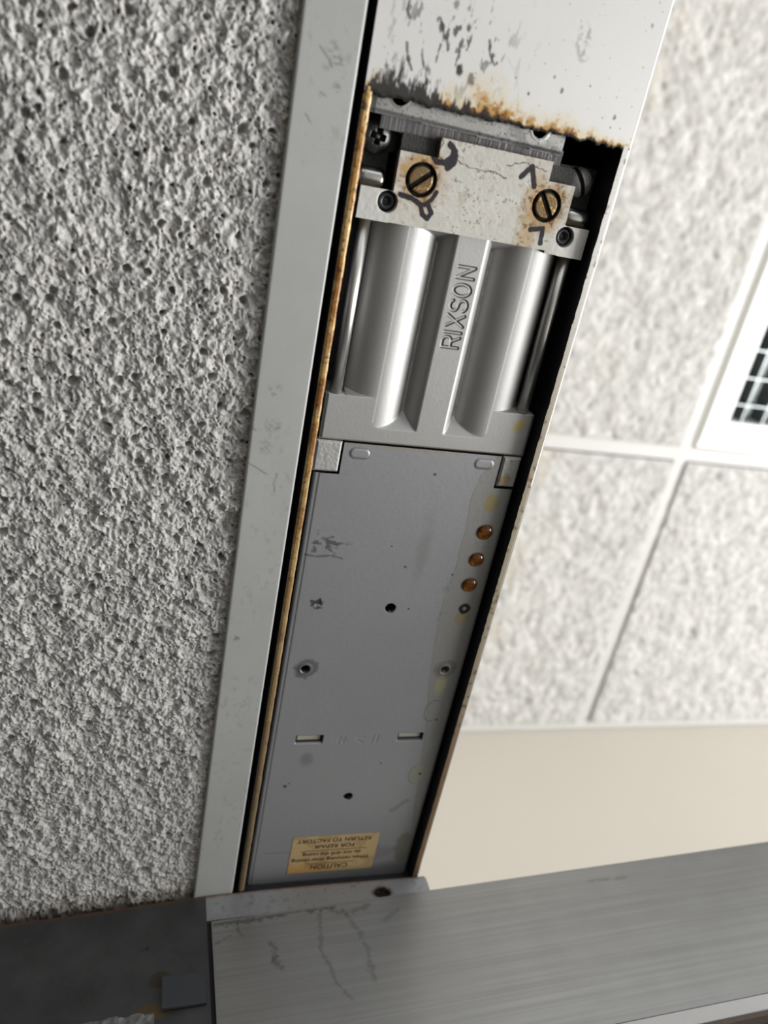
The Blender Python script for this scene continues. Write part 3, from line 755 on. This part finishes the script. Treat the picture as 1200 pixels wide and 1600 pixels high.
def slot_screw(name, cx_, cy_, r, z, ang, slot, parent, rust, mat, dome=0.0):
    xs = np.arange(-r, r + 0.01, 0.16)
    X, Y = np.meshgrid(xs, xs)
    d = np.hypot(X, Y)
    n1 = fbm(X + cx_, Y + cy_, 2.0, 901, 4); n2 = fbm(X + cx_, Y + cy_, 0.8, 903, 3)
    q = np.abs(-math.sin(ang) * X + math.cos(ang) * Y)
    Zs = z + dome * (d / r) ** 2 + 0.5 * ss(r - 0.7, r, d) + 1.3 * ss(slot + 0.12, slot - 0.12, q)
    if rust:
        c = np.stack([0.20 + 0 * X, 0.135 + 0 * X, 0.06 + 0 * X], -1)
        c = mix(c, (0.42, 0.33, 0.17), 0.8 * ss(0.5, 0.66, n1)); c = mix(c, (0.22, 0.075, 0.015), 0.8 * ss(0.48, 0.6, n2) * ss(0.35, 0.6, n1))
        c = mix(c, (0.012, 0.010, 0.008), 0.95 * ss(slot + 0.35, slot - 0.1, q))
        c = mix(c, (0.02, 0.015, 0.01), ss(r - 0.6, r - 0.1, d))
    else:
        c = np.stack([0.46 + 0.2 * n1, 0.46 + 0.2 * n1, 0.47 + 0.2 * n1], -1)
        c = mix(c, (0.02, 0.02, 0.022), ss(slot + 0.25, slot - 0.1, q))
    c = np.concatenate([c, 0.4 + 0.6 * ss(.4, .6, n1)[..., None]], -1)
    return grid(name, xs + cx_, xs + cy_, Zs, mat, parent, c, mask=lambda x, y: np.hypot(x - cx_, y - cy_) < r, skirt=3.0)
slot_screw('slotted_screw', S1[0], S1[1], 4.75, ZC - 1.5, math.atan2(-28, 33), 0.85, dc, True, M['screw'])
slot_screw('slotted_screw', S2[0], S2[1], 4.75, ZC - 1.5, math.atan2(46, 33), 0.85, dc, True, M['screw'])
for kx, ky in (K1, K2):
    lathe('socket_screw', [(3.2, 3.5), (3.1, 0.6), (2.7, 0.0), (1.7, 0.0), (1.4, 1.6), (0.8, 1.9), (0.0, 0.9)], (kx, ky, ZC - 0.2), (0, 0, 1), M['darksteel'], dc, 28)

# ---- dark hardware above the end plate
def phillips(cx_, cy_, r, z, parent):
    xs = np.arange(-r, r + 0.01, 0.16); X, Y = np.meshgrid(xs, xs); d = np.hypot(X, Y)
    an = 0.15; U = X * math.cos(an) + Y * math.sin(an); Vv = -X * math.sin(an) + Y * math.cos(an)
    cross = np.maximum(ss(1.15, .85, np.abs(U)) * ss(2.9, 2.4, np.abs(Vv)), ss(1.15, .85, np.abs(Vv)) * ss(2.9, 2.4, np.abs(U)))
    sq = ss(0.85, 0.65, np.maximum(np.abs(U), np.abs(Vv)))
    Zs = z + 2.4 * (d / r) ** 2.5 + 2.0 * cross - 0.9 * sq
    n = fbm(X, Y, 1.5, 911)
    c = np.stack([0.10 + 0.08 * n] * 3, -1); c = mix(c, (0.012, 0.012, 0.013), cross * (1 - 0.6 * sq))
    return grid('phillips_screw', xs + cx_, xs + cy_, Zs, M['screw'], parent, np.concatenate([c, np.ones(c.shape[:2] + (1,))], -1), mask=lambda x, y: np.hypot(x - cx_, y - cy_) < r, skirt=4.0)
phillips(70.2, -3.6, 5.6, 291.0, dc)
slot_screw('round_head_screw', 151.3, -2.4, 5.3, 291.0, math.atan2(36, 22), 0.75, dc, False, M['screw'], 2.2)
for s, x0, x1 in ((1, 64.6, 76.0), (-1, 147.8, 158.2)):
    bm = bmesh.new(); add_box(bm, x0, x1, -8, 8.5, 295.5, 312); bm_obj('screw_boss', bm, M['grit'], dc, bevel=0.8)
PINP = [(0, 0), (2.2, 0.0), (3.2, 0.5), (3.7, 1.6), (3.8, 3.0), (3.8, 8.5), (3.4, 9.8), (2.4, 10.6), (0, 11.0)]
lathe('pin_head', PINP, (64.6, 9.9, 293.2), (1, 0, 0), M['pin'], dc)
lathe('pin_head', PINP, (147.6, 10.2, 293.2), (1, 0, 0), M['pin'], dc)
box('spindle_bar', 76, 96, -8.0, 0.5, 297, 306, M['darksteel'], dc, bevel=0.6)
box('spindle_bar', 136.5, 147.0, -7.5, -0.5, 294, 304, M['darksteel'], dc, bevel=1.2)

# ---- bracket at the torn edge
br = empty('mounting_bracket', (105, -14, 300))
tag(br, 'bright zinc mounting bracket strip with two holes under the torn edge', 'bracket')
xs = np.arange(64.6, 138.0, 0.25); ys = np.arange(-26.0, -9.6, 0.25)
X, Y = np.meshgrid(xs, ys)
n1 = fbm(X, Y, 5, 951); n2 = fbm(X, Y, 0.8, 953, 3)
def low_edge(x): return -10.6 + 0.012 * (x - 65)
h1 = np.hypot(X - 74.6, Y + 17.4); h2 = np.hypot(X - 127.4, Y + 16.8)
Z = 287.2 + 0.9 * ss(1.6, 0, low_edge(X) - Y) * 0.6 + 0.9 * ss(2.2, 0.0, X - 64.6)
c = np.stack([0.60 - 0.1 * n1] * 3, -1)
c = mix(c, (0.12, 0.12, 0.12), 0.6 * ss(0.64, 0.74, n2))
c = mix(c, (0.03, 0.03, 0.03), 0.4 * ss(0.45, 0.7, n1) * ss(110, 125, X))  # darkens towards the right end: shade painted into the metal colour
for h in (h1, h2):
    Z = Z - 0.08 * ss(4.3, 3.7, h) * ss(3.0, 3.4, h)
def bmask(x, y):
    return (y < low_edge(x)) & (np.hypot(x - 74.6, y + 17.4) > 3.4) & (np.hypot(x - 127.4, y + 16.8) > 3.0)
grid('strip', xs, ys, Z, M['bracket'], br, np.concatenate([c, np.ones(c.shape[:2] + (1,))], -1), mask=bmask, skirt=2.2, skirt_col=(0.04, 0.04, 0.04, 0.3))
# raw sheared edge of the second leaf
xs = np.arange(70.0, 140.0, 0.22); ys = np.arange(-11.6, -5.0, 0.22)
X, Y = np.meshgrid(xs, ys)
str_ = 0.35 * vn(X, Y * 0.05, 0.45, 961) + 0.3 * vn(X, Y * 0.05, 2.4, 964) + 0.15
c = np.stack([0.10 + 0.20 * str_, 0.095 + 0.19 * str_, 0.10 + 0.20 * str_], -1)
grid('sheared_edge', xs, ys, 290.2 + 0.25 * str_ + 0.10 * (Y + 10), M['bracket'], br, np.concatenate([c, 0.5 + 0 * c[..., :1]], -1), mask=lambda x, y: y < -6.0 + 0.010 * (x - 70) - 0.5 * vn(x, x * 0, 5, 962), skirt=4.0)
for hx, hy in ((74.6, -17.4), (127.4, -16.8)):
    lathe('threaded_hole', [(3.6, 0), (3.3, 0.4), (3.5, 0.8), (3.2, 1.4), (3.5, 1.9), (3.1, 2.6), (3.3, 3.2), (2.6, 4.2), (0.0, 4.4)], (hx, hy, 289.4), (0, 0, 1), M['cavity'], br, 30)

# ---- enamelled cover plate
ZP = 289.3
xs = np.arange(66.2, 157.91, 0.30); ys = np.arange(109.6, 371.0, 0.34)
X, Y = np.meshgrid(xs, ys)
n1 = fbm(X, Y, 10, 1001, 4); n2 = fbm(X, Y, 1.6, 1003, 3); n3 = fbm(X, Y, 30, 1005, 3)
t = 0.385 + 0.03 * (n3 - 0.5)
c = np.stack([t * 0.975, t * 0.995, t * 1.025], -1)
Z = np.full(X.shape, ZP) + 0.04 * (n2 - 0.5)
Z = Z + 1.6 * (1 - np.sqrt(np.clip(1 - np.clip((X - 155.9) / 2.0, 0, 1) ** 2, 0, 1)))
Z = Z + 1.5 * (1 - np.sqrt(np.clip(1 - np.clip((67.4 - X) / 1.2, 0, 1) ** 2, 0, 1))) + 0.25 * ss(68.8, 68.5, X)
for hx, hy, r in ((112.5, 189.4, 2.3), (77.4, 224.5, 1.9), (148.0, 224.9, 1.9), (112.6, 308.0, 2.2)):
    d = np.hypot(X - hx, Y - hy); Z = Z + 4.0 * ss(r + 0.15, r - 0.25, d); c = mix(c, (0.006, 0.006, 0.006), ss(r + 0.65, r + 0.1, d + 0.6 * (n2 - .5)))  # hole insides and rims painted dark, depth shade put into the colour
    if r < 2:
        c = mix(c, (0.14, 0.14, 0.145), 0.75 * ss(1.0, 0.75, (d + 2.5 * (n2 - .5) - 1.2 * ss(0, 5, X - hx) * ss(0, -3, Y - hy)) / 6.2) * ss(r - 0.2, r + 0.6, d))
        Z = Z - 0.25 * np.exp(-((d - 2.7) / 0.6) ** 2)
d = np.hypot(X - 77.0, Y - 187.6); c = mix(c, (0.04, 0.04, 0.04), 0.85 * ss(1.0, 0.6, d / 2.8 + 2.6 * (n2 - .5))); Z = Z + 0.3 * ss(1.0, 0.4, d / 2.2 + 1.4 * (n2 - .5))
for x0, x1, y0, y1 in ((78.9, 92.6, 265.4, 270.6), (132.1, 145.8, 265.4, 270.4)):
    q = np.maximum(np.abs(X - (x0 + x1) / 2) - (x1 - x0) / 2, np.abs(Y - (y0 + y1) / 2) - (y1 - y0) / 2)
    Z = Z + 1.7 * ss(0.1, -0.25, q)
    c = mix(c, (0.02, 0.02, 0.022), ss(0.25, -0.1, q) * ss(-1.5, -0.9, q)); c = mix(c, (0.62, 0.60, 0.50), 0.9 * ss(-0.9, -1.4, q))
for x0, x1 in ((80.2, 88.3), (136.2, 144.7)):
    q = np.hypot(np.maximum(np.abs(X - (x0 + x1) / 2) - (x1 - x0) / 2 + 1.9, 0), Y - 113.9) - 1.9
    Z = Z - 0.30 * ss(0.45, -0.45, q); c = mix(c, (0.12, 0.12, 0.12), 0.65 * ss(0.55, 0.05, np.abs(q - 0.35)))
# dried oil on the right hand side
ol = np.interp(Y, [110, 119.6, 131.7, 145.1, 158, 166, 183, 194, 230, 260, 371], [146, 140, 138.2, 139.6, 139.4, 139.7, 137.8, 137.7, 141, 146, 158]) + 1.2 * (n1 - .5)
wet = ss(-0.5, 0.6, X - ol)
c = mix(c, (0.30, 0.285, 0.24), 0.45 * wet)
c = mix(c, (0.17, 0.16, 0.14), 0.45 * ss(0.35, 0.05, np.abs(X - ol)) * ss(0.35, 0.6, n1 + 0.1))
c = mix(c, (0.24, 0.24, 0.24), 0.5 * ss(0.62, 0.74, n2) * np.exp(-((X - ol) / 2.5) ** 2) * ss(150, 165, Y) * ss(205, 190, Y))
for sx_, sy_, rx, ry, cc, kk in ((148.6, 132.5, 4.2, 4.6, (0.36, 0.28, 0.09), .7), (149.2, 194.5, 4.6, 5.0, (0.33, 0.25, 0.10), .65), (148.0, 235.0, 3.2, 7.0, (0.43, 0.41, 0.20), .55), (148.4, 294.0, 4.6, 6.2, (0.36, 0.37, 0.27), .75), (152, 350, 7, 14, (0.16, 0.15, 0.08), .55), (125, 352, 28, 9, (0.16, 0.14, 0.09), .3)):
    c = mix(c, cc, kk * ss(1.1, 0.65, np.hypot((X - sx_) / rx, (Y - sy_) / ry) + 0.7 * (n1 - .5) + 0.3 * (n2 - .5)))
for hx, hy, r in ((149.6, 188.6, 2.0),):
    d = np.hypot(X - hx, Y - hy); c = mix(c, (0.02, 0.02, 0.02), 0.95 * ss(1.25, 0.8, np.abs(d - r) + 0.8 * (n2 - .5)))
q = np.hypot((X - 148.0) / 4.6, (Y - 251) / 7.0); c = mix(c, (0.15, 0.15, 0.15), 0.55 * ss(0.10, 0.03, np.abs(q - 1 + 0.3 * (n1 - .5))) * ss(152, 147, X))
q = np.hypot((X - 148.4) / 4.6, (Y - 294) / 6.4); c = mix(c, (0.17, 0.17, 0.15), 0.5 * ss(0.10, 0.03, np.abs(q - 1 + 0.2 * (n1 - .5))) * ss(149, 146, X))
# scuffs
sm = ss(0.55, 0.7, fbm(X, Y * 1.4, 3.0, 1011, 4)) * ss(1.1, 0.3, np.hypot((X - 77) / 13, (Y - 158) / 8.5))
c = mix(c, (0.10, 0.10, 0.10), 0.8 * sm)
for pts in ([(68.3, 163.0), (74, 163.6), (80, 162.8), (85.4, 164.1)], [(76.5, 154.5), (79.5, 153.6)], [(71, 157), (74.5, 157.3)]):
    c = mix(c, (0.10, 0.10, 0.10), 0.65 * ss(0.75, 0.2, sd(X, Y, pts) + 1.2 * (n2 - .5)))
c = mix(c, (0.25, 0.245, 0.24), 0.35 * ss(1.0, 0.3, np.hypot((X - 122) / 5, (Y - 160) / 24) + 0.8 * (n1 - .5)))
c = mix(c, (0.17, 0.17, 0.175), 0.5 * ss(1.0, 0.4, np.hypot((X - 87) / 5, (Y - 281) / 6) + 0.9 * (n1 - .5)))
c = mix(c, (0.22, 0.22, 0.23), 0.5 * ss(1.0, 0.4, sd(X, Y, [(139, 320), (147, 313)]) / 2.0 + 0.9 * (n2 - .5)))
for px_, py_, r in ((119, 120.6, .9), (77.6, 298.8, 1.2), (79.5, 297, .6), (126.4, 285.5, .6), (106.7, 156.7, .5), (115.2, 167, .8), (139, 170, .7), (150, 294, 1.0), (151, 256.8, .8), (121.5, 189.5, .6)):
    c = mix(c, (0.03, 0.03, 0.03), 0.85 * ss(1.0, 0.5, np.hypot(X - px_, Y - py_) / r + 0.5 * (n2 - .5)))
# faint stamped characters beside the slots
st_ = np.full(X.shape, 9.0)
for pts in ([(101.5, 266.5), (101, 271)], [(104, 266.5), (103.5, 271)], [(100.5, 268), (105, 268)], [(100.5, 269.7), (105, 269.5)], [(110, 267), (114, 267.2)], [(110.5, 269), (113.5, 271)], [(119, 266.5), (118.2, 271)], [(121.5, 266.5), (120.7, 271)]):
    st_ = np.minimum(st_, sd(X, Y, pts))
Z = Z + 0.15 * ss(0.5, 0.15, st_); c = mix(c, (0.30, 0.30, 0.31), 0.5 * ss(0.5, 0.2, st_))
c = mix(c, (0.16, 0.16, 0.17), 0.6 * ss(0.35, 0.1, sd(X, Y, [(73, 347), (88, 347.3)])))
c = mix(c, (0.40, 0.33, 0.22), 0.5 * ss(2.2, 0.2, Y - 109.6) * ss(0.35, 0.6, n1))
al = np.clip(1 - 2.0 * np.abs(c[..., 0:1] - c[..., 2:3]), 0, 1)
def cmask(x, y):
    return ~((x < 77.0) & (y < 124.0)) & ~((x > 147.9) & (y < 124.8))
grid('cover_plate', xs, ys, Z, M['cover'], dc, np.concatenate([c, al], -1), mask=cmask, skirt=5.0, skirt_col=(0.02, 0.02, 0.02, 0))
# textured corner blocks beside the cover
def corner(x0, x1, y0, y1, stain):
    xs = np.arange(x0, x1 + .01, 0.2); ys = np.arange(y0, y1 + .01, 0.2); X, Y = np.meshgrid(xs, ys)
    n = fbm(X, Y, 0.9, 1101, 3); e = np.minimum(np.minimum(X - x0, x1 - X), np.minimum(Y - y0, y1 - Y))
    Z = ZP - 0.3 + 0.18 * (n - 0.5) + 0.8 * ss(0.9, 0, e)
    c = np.stack([0.50 + 0 * X, 0.495 + 0 * X, 0.48 + 0 * X], -1)
    if stain: c = mix(c, (0.40, 0.27, 0.10), 0.7 * ss(1, .3, np.hypot((X - 152) / 4, (Y - 120.5) / 4) + .8 * (fbm(X, Y, 2, 1103) - .5)))
    grid('corner_block', xs, ys, Z, M['cast'], dc, np.concatenate([c, 0.8 + 0 * c[..., :1]], -1), skirt=6.0)
corner(65.4, 76.3, 109.4, 123.0, False)
corner(148.8, 157.4, 109.5, 124.0, True)
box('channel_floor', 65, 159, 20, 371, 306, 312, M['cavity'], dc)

# ---- caution sticker near the jamb
xs = np.arange(87.4, 136.2, 0.4); ys = np.arange(336.2, 364.0, 0.4); X, Y = np.meshgrid(xs, ys)
n1 = fbm(X, Y, 7, 1201, 4)
c = np.stack([0.46 + 0 * X, 0.33 + 0 * X, 0.16 + 0 * X], -1)
c = mix(c, (0.42, 0.21, 0.04), 0.7 * ss(352, 362, Y + 8 * (n1 - .5)) * ss(125, 100, X))
c = mix(c, (0.28, 0.20, 0.10), 0.5 * ss(0.5, 0.7, n1))
M['sticker'] = painted('aged_paper_label', 0.55, 0, 0.05, 2000, 0.03, 800)
stk = grid('caution_sticker', xs, ys, np.full(X.shape, ZP - 0.22), M['sticker'], dc, c, skirt=0.15, smooth=False)
tag(stk, 'aged tan paper caution sticker with dark print')
def lettering(text, y_base, width, height, xc):
    cu = bpy.data.curves.new('lettering', 'FONT'); cu.body = text; cu.align_x = 'CENTER'; cu.size = 1.0; cu.offset = 0.012; cu.extrude = 0.0
    tmp = bpy.data.objects.new('tmp_text', cu); COL.objects.link(tmp)
    dg = bpy.context.evaluated_depsgraph_get()
    me0 = bpy.data.meshes.new_from_object(tmp.evaluated_get(dg))
    co = np.zeros(len(me0.vertices) * 3); me0.vertices.foreach_get('co', co); co = co.reshape(-1, 3)
    polys = [list(p.vertices) for p in me0.polygons]
    bpy.data.objects.remove(tmp); bpy.data.curves.remove(cu); bpy.data.meshes.remove(me0)
    x = co[:, 0]; y = co[:, 1]
    x = (x - (x.min() + x.max()) / 2) / (x.max() - x.min()) * width
    y = (y - y.min() * 0) / 0.73 * height
    V = np.stack([xc - x, y_base + y, np.full(len(x), ZP - 0.30)], 1)
    tri = {}
    for p in polys: tri.setdefault(len(p), []).append(p)
    return mesh_np('lettering', V, [np.array(v) for v in tri.values()], M['ink'], stk, smooth=False)
lettering('RETURN TO FACTORY', 338.2, 41.5, 2.9, 110.6)
lettering('FOR REPAIR', 342.7, 22.5, 2.9, 111.0)
lettering('do not drill the casing', 348.8, 33.0, 2.7, 110.5)
lettering('When removing door closing', 353.0, 44.0, 2.7, 110.5)
lettering('CAUTION', 358.2, 21.0, 3.6, 110.5)
bm = bmesh.new(); add_box(bm, 93, 130, 347.0, 347.35, ZP - 0.30, ZP - 0.25); bm_obj('printed_rule', bm, M['ink'], stk)
bm = bmesh.new(); add_box(bm, 97, 124, 357.0, 357.3, ZP - 0.30, ZP - 0.25); bm_obj('printed_rule', bm, M['ink'], stk)

# ---- oil drops hanging from the cover plate
for (ox, oy, r), lab in zip(((149.4, 147.0, 4.0), (149.0, 161.4, 3.8), (148.9, 175.2, 3.9)),
                            ('glossy amber oil drop nearest the corner block on the cover plate', 'middle of three amber oil drops on the cover plate',
                             'glossy amber oil drop nearest the black ring mark on the cover plate')):
    o = lathe('oil_drop', [(r * math.sin(t), 1.7 * (1 - math.cos(t)) / 1.0) for t in np.linspace(0, math.pi / 2, 10)] + [(0, 1.7)], (ox, oy, ZP - 1.55), (0, 0, 1), M['oil'], None, 36)
    tag(o, lab, 'oil drop', 'oil drops on the closer')
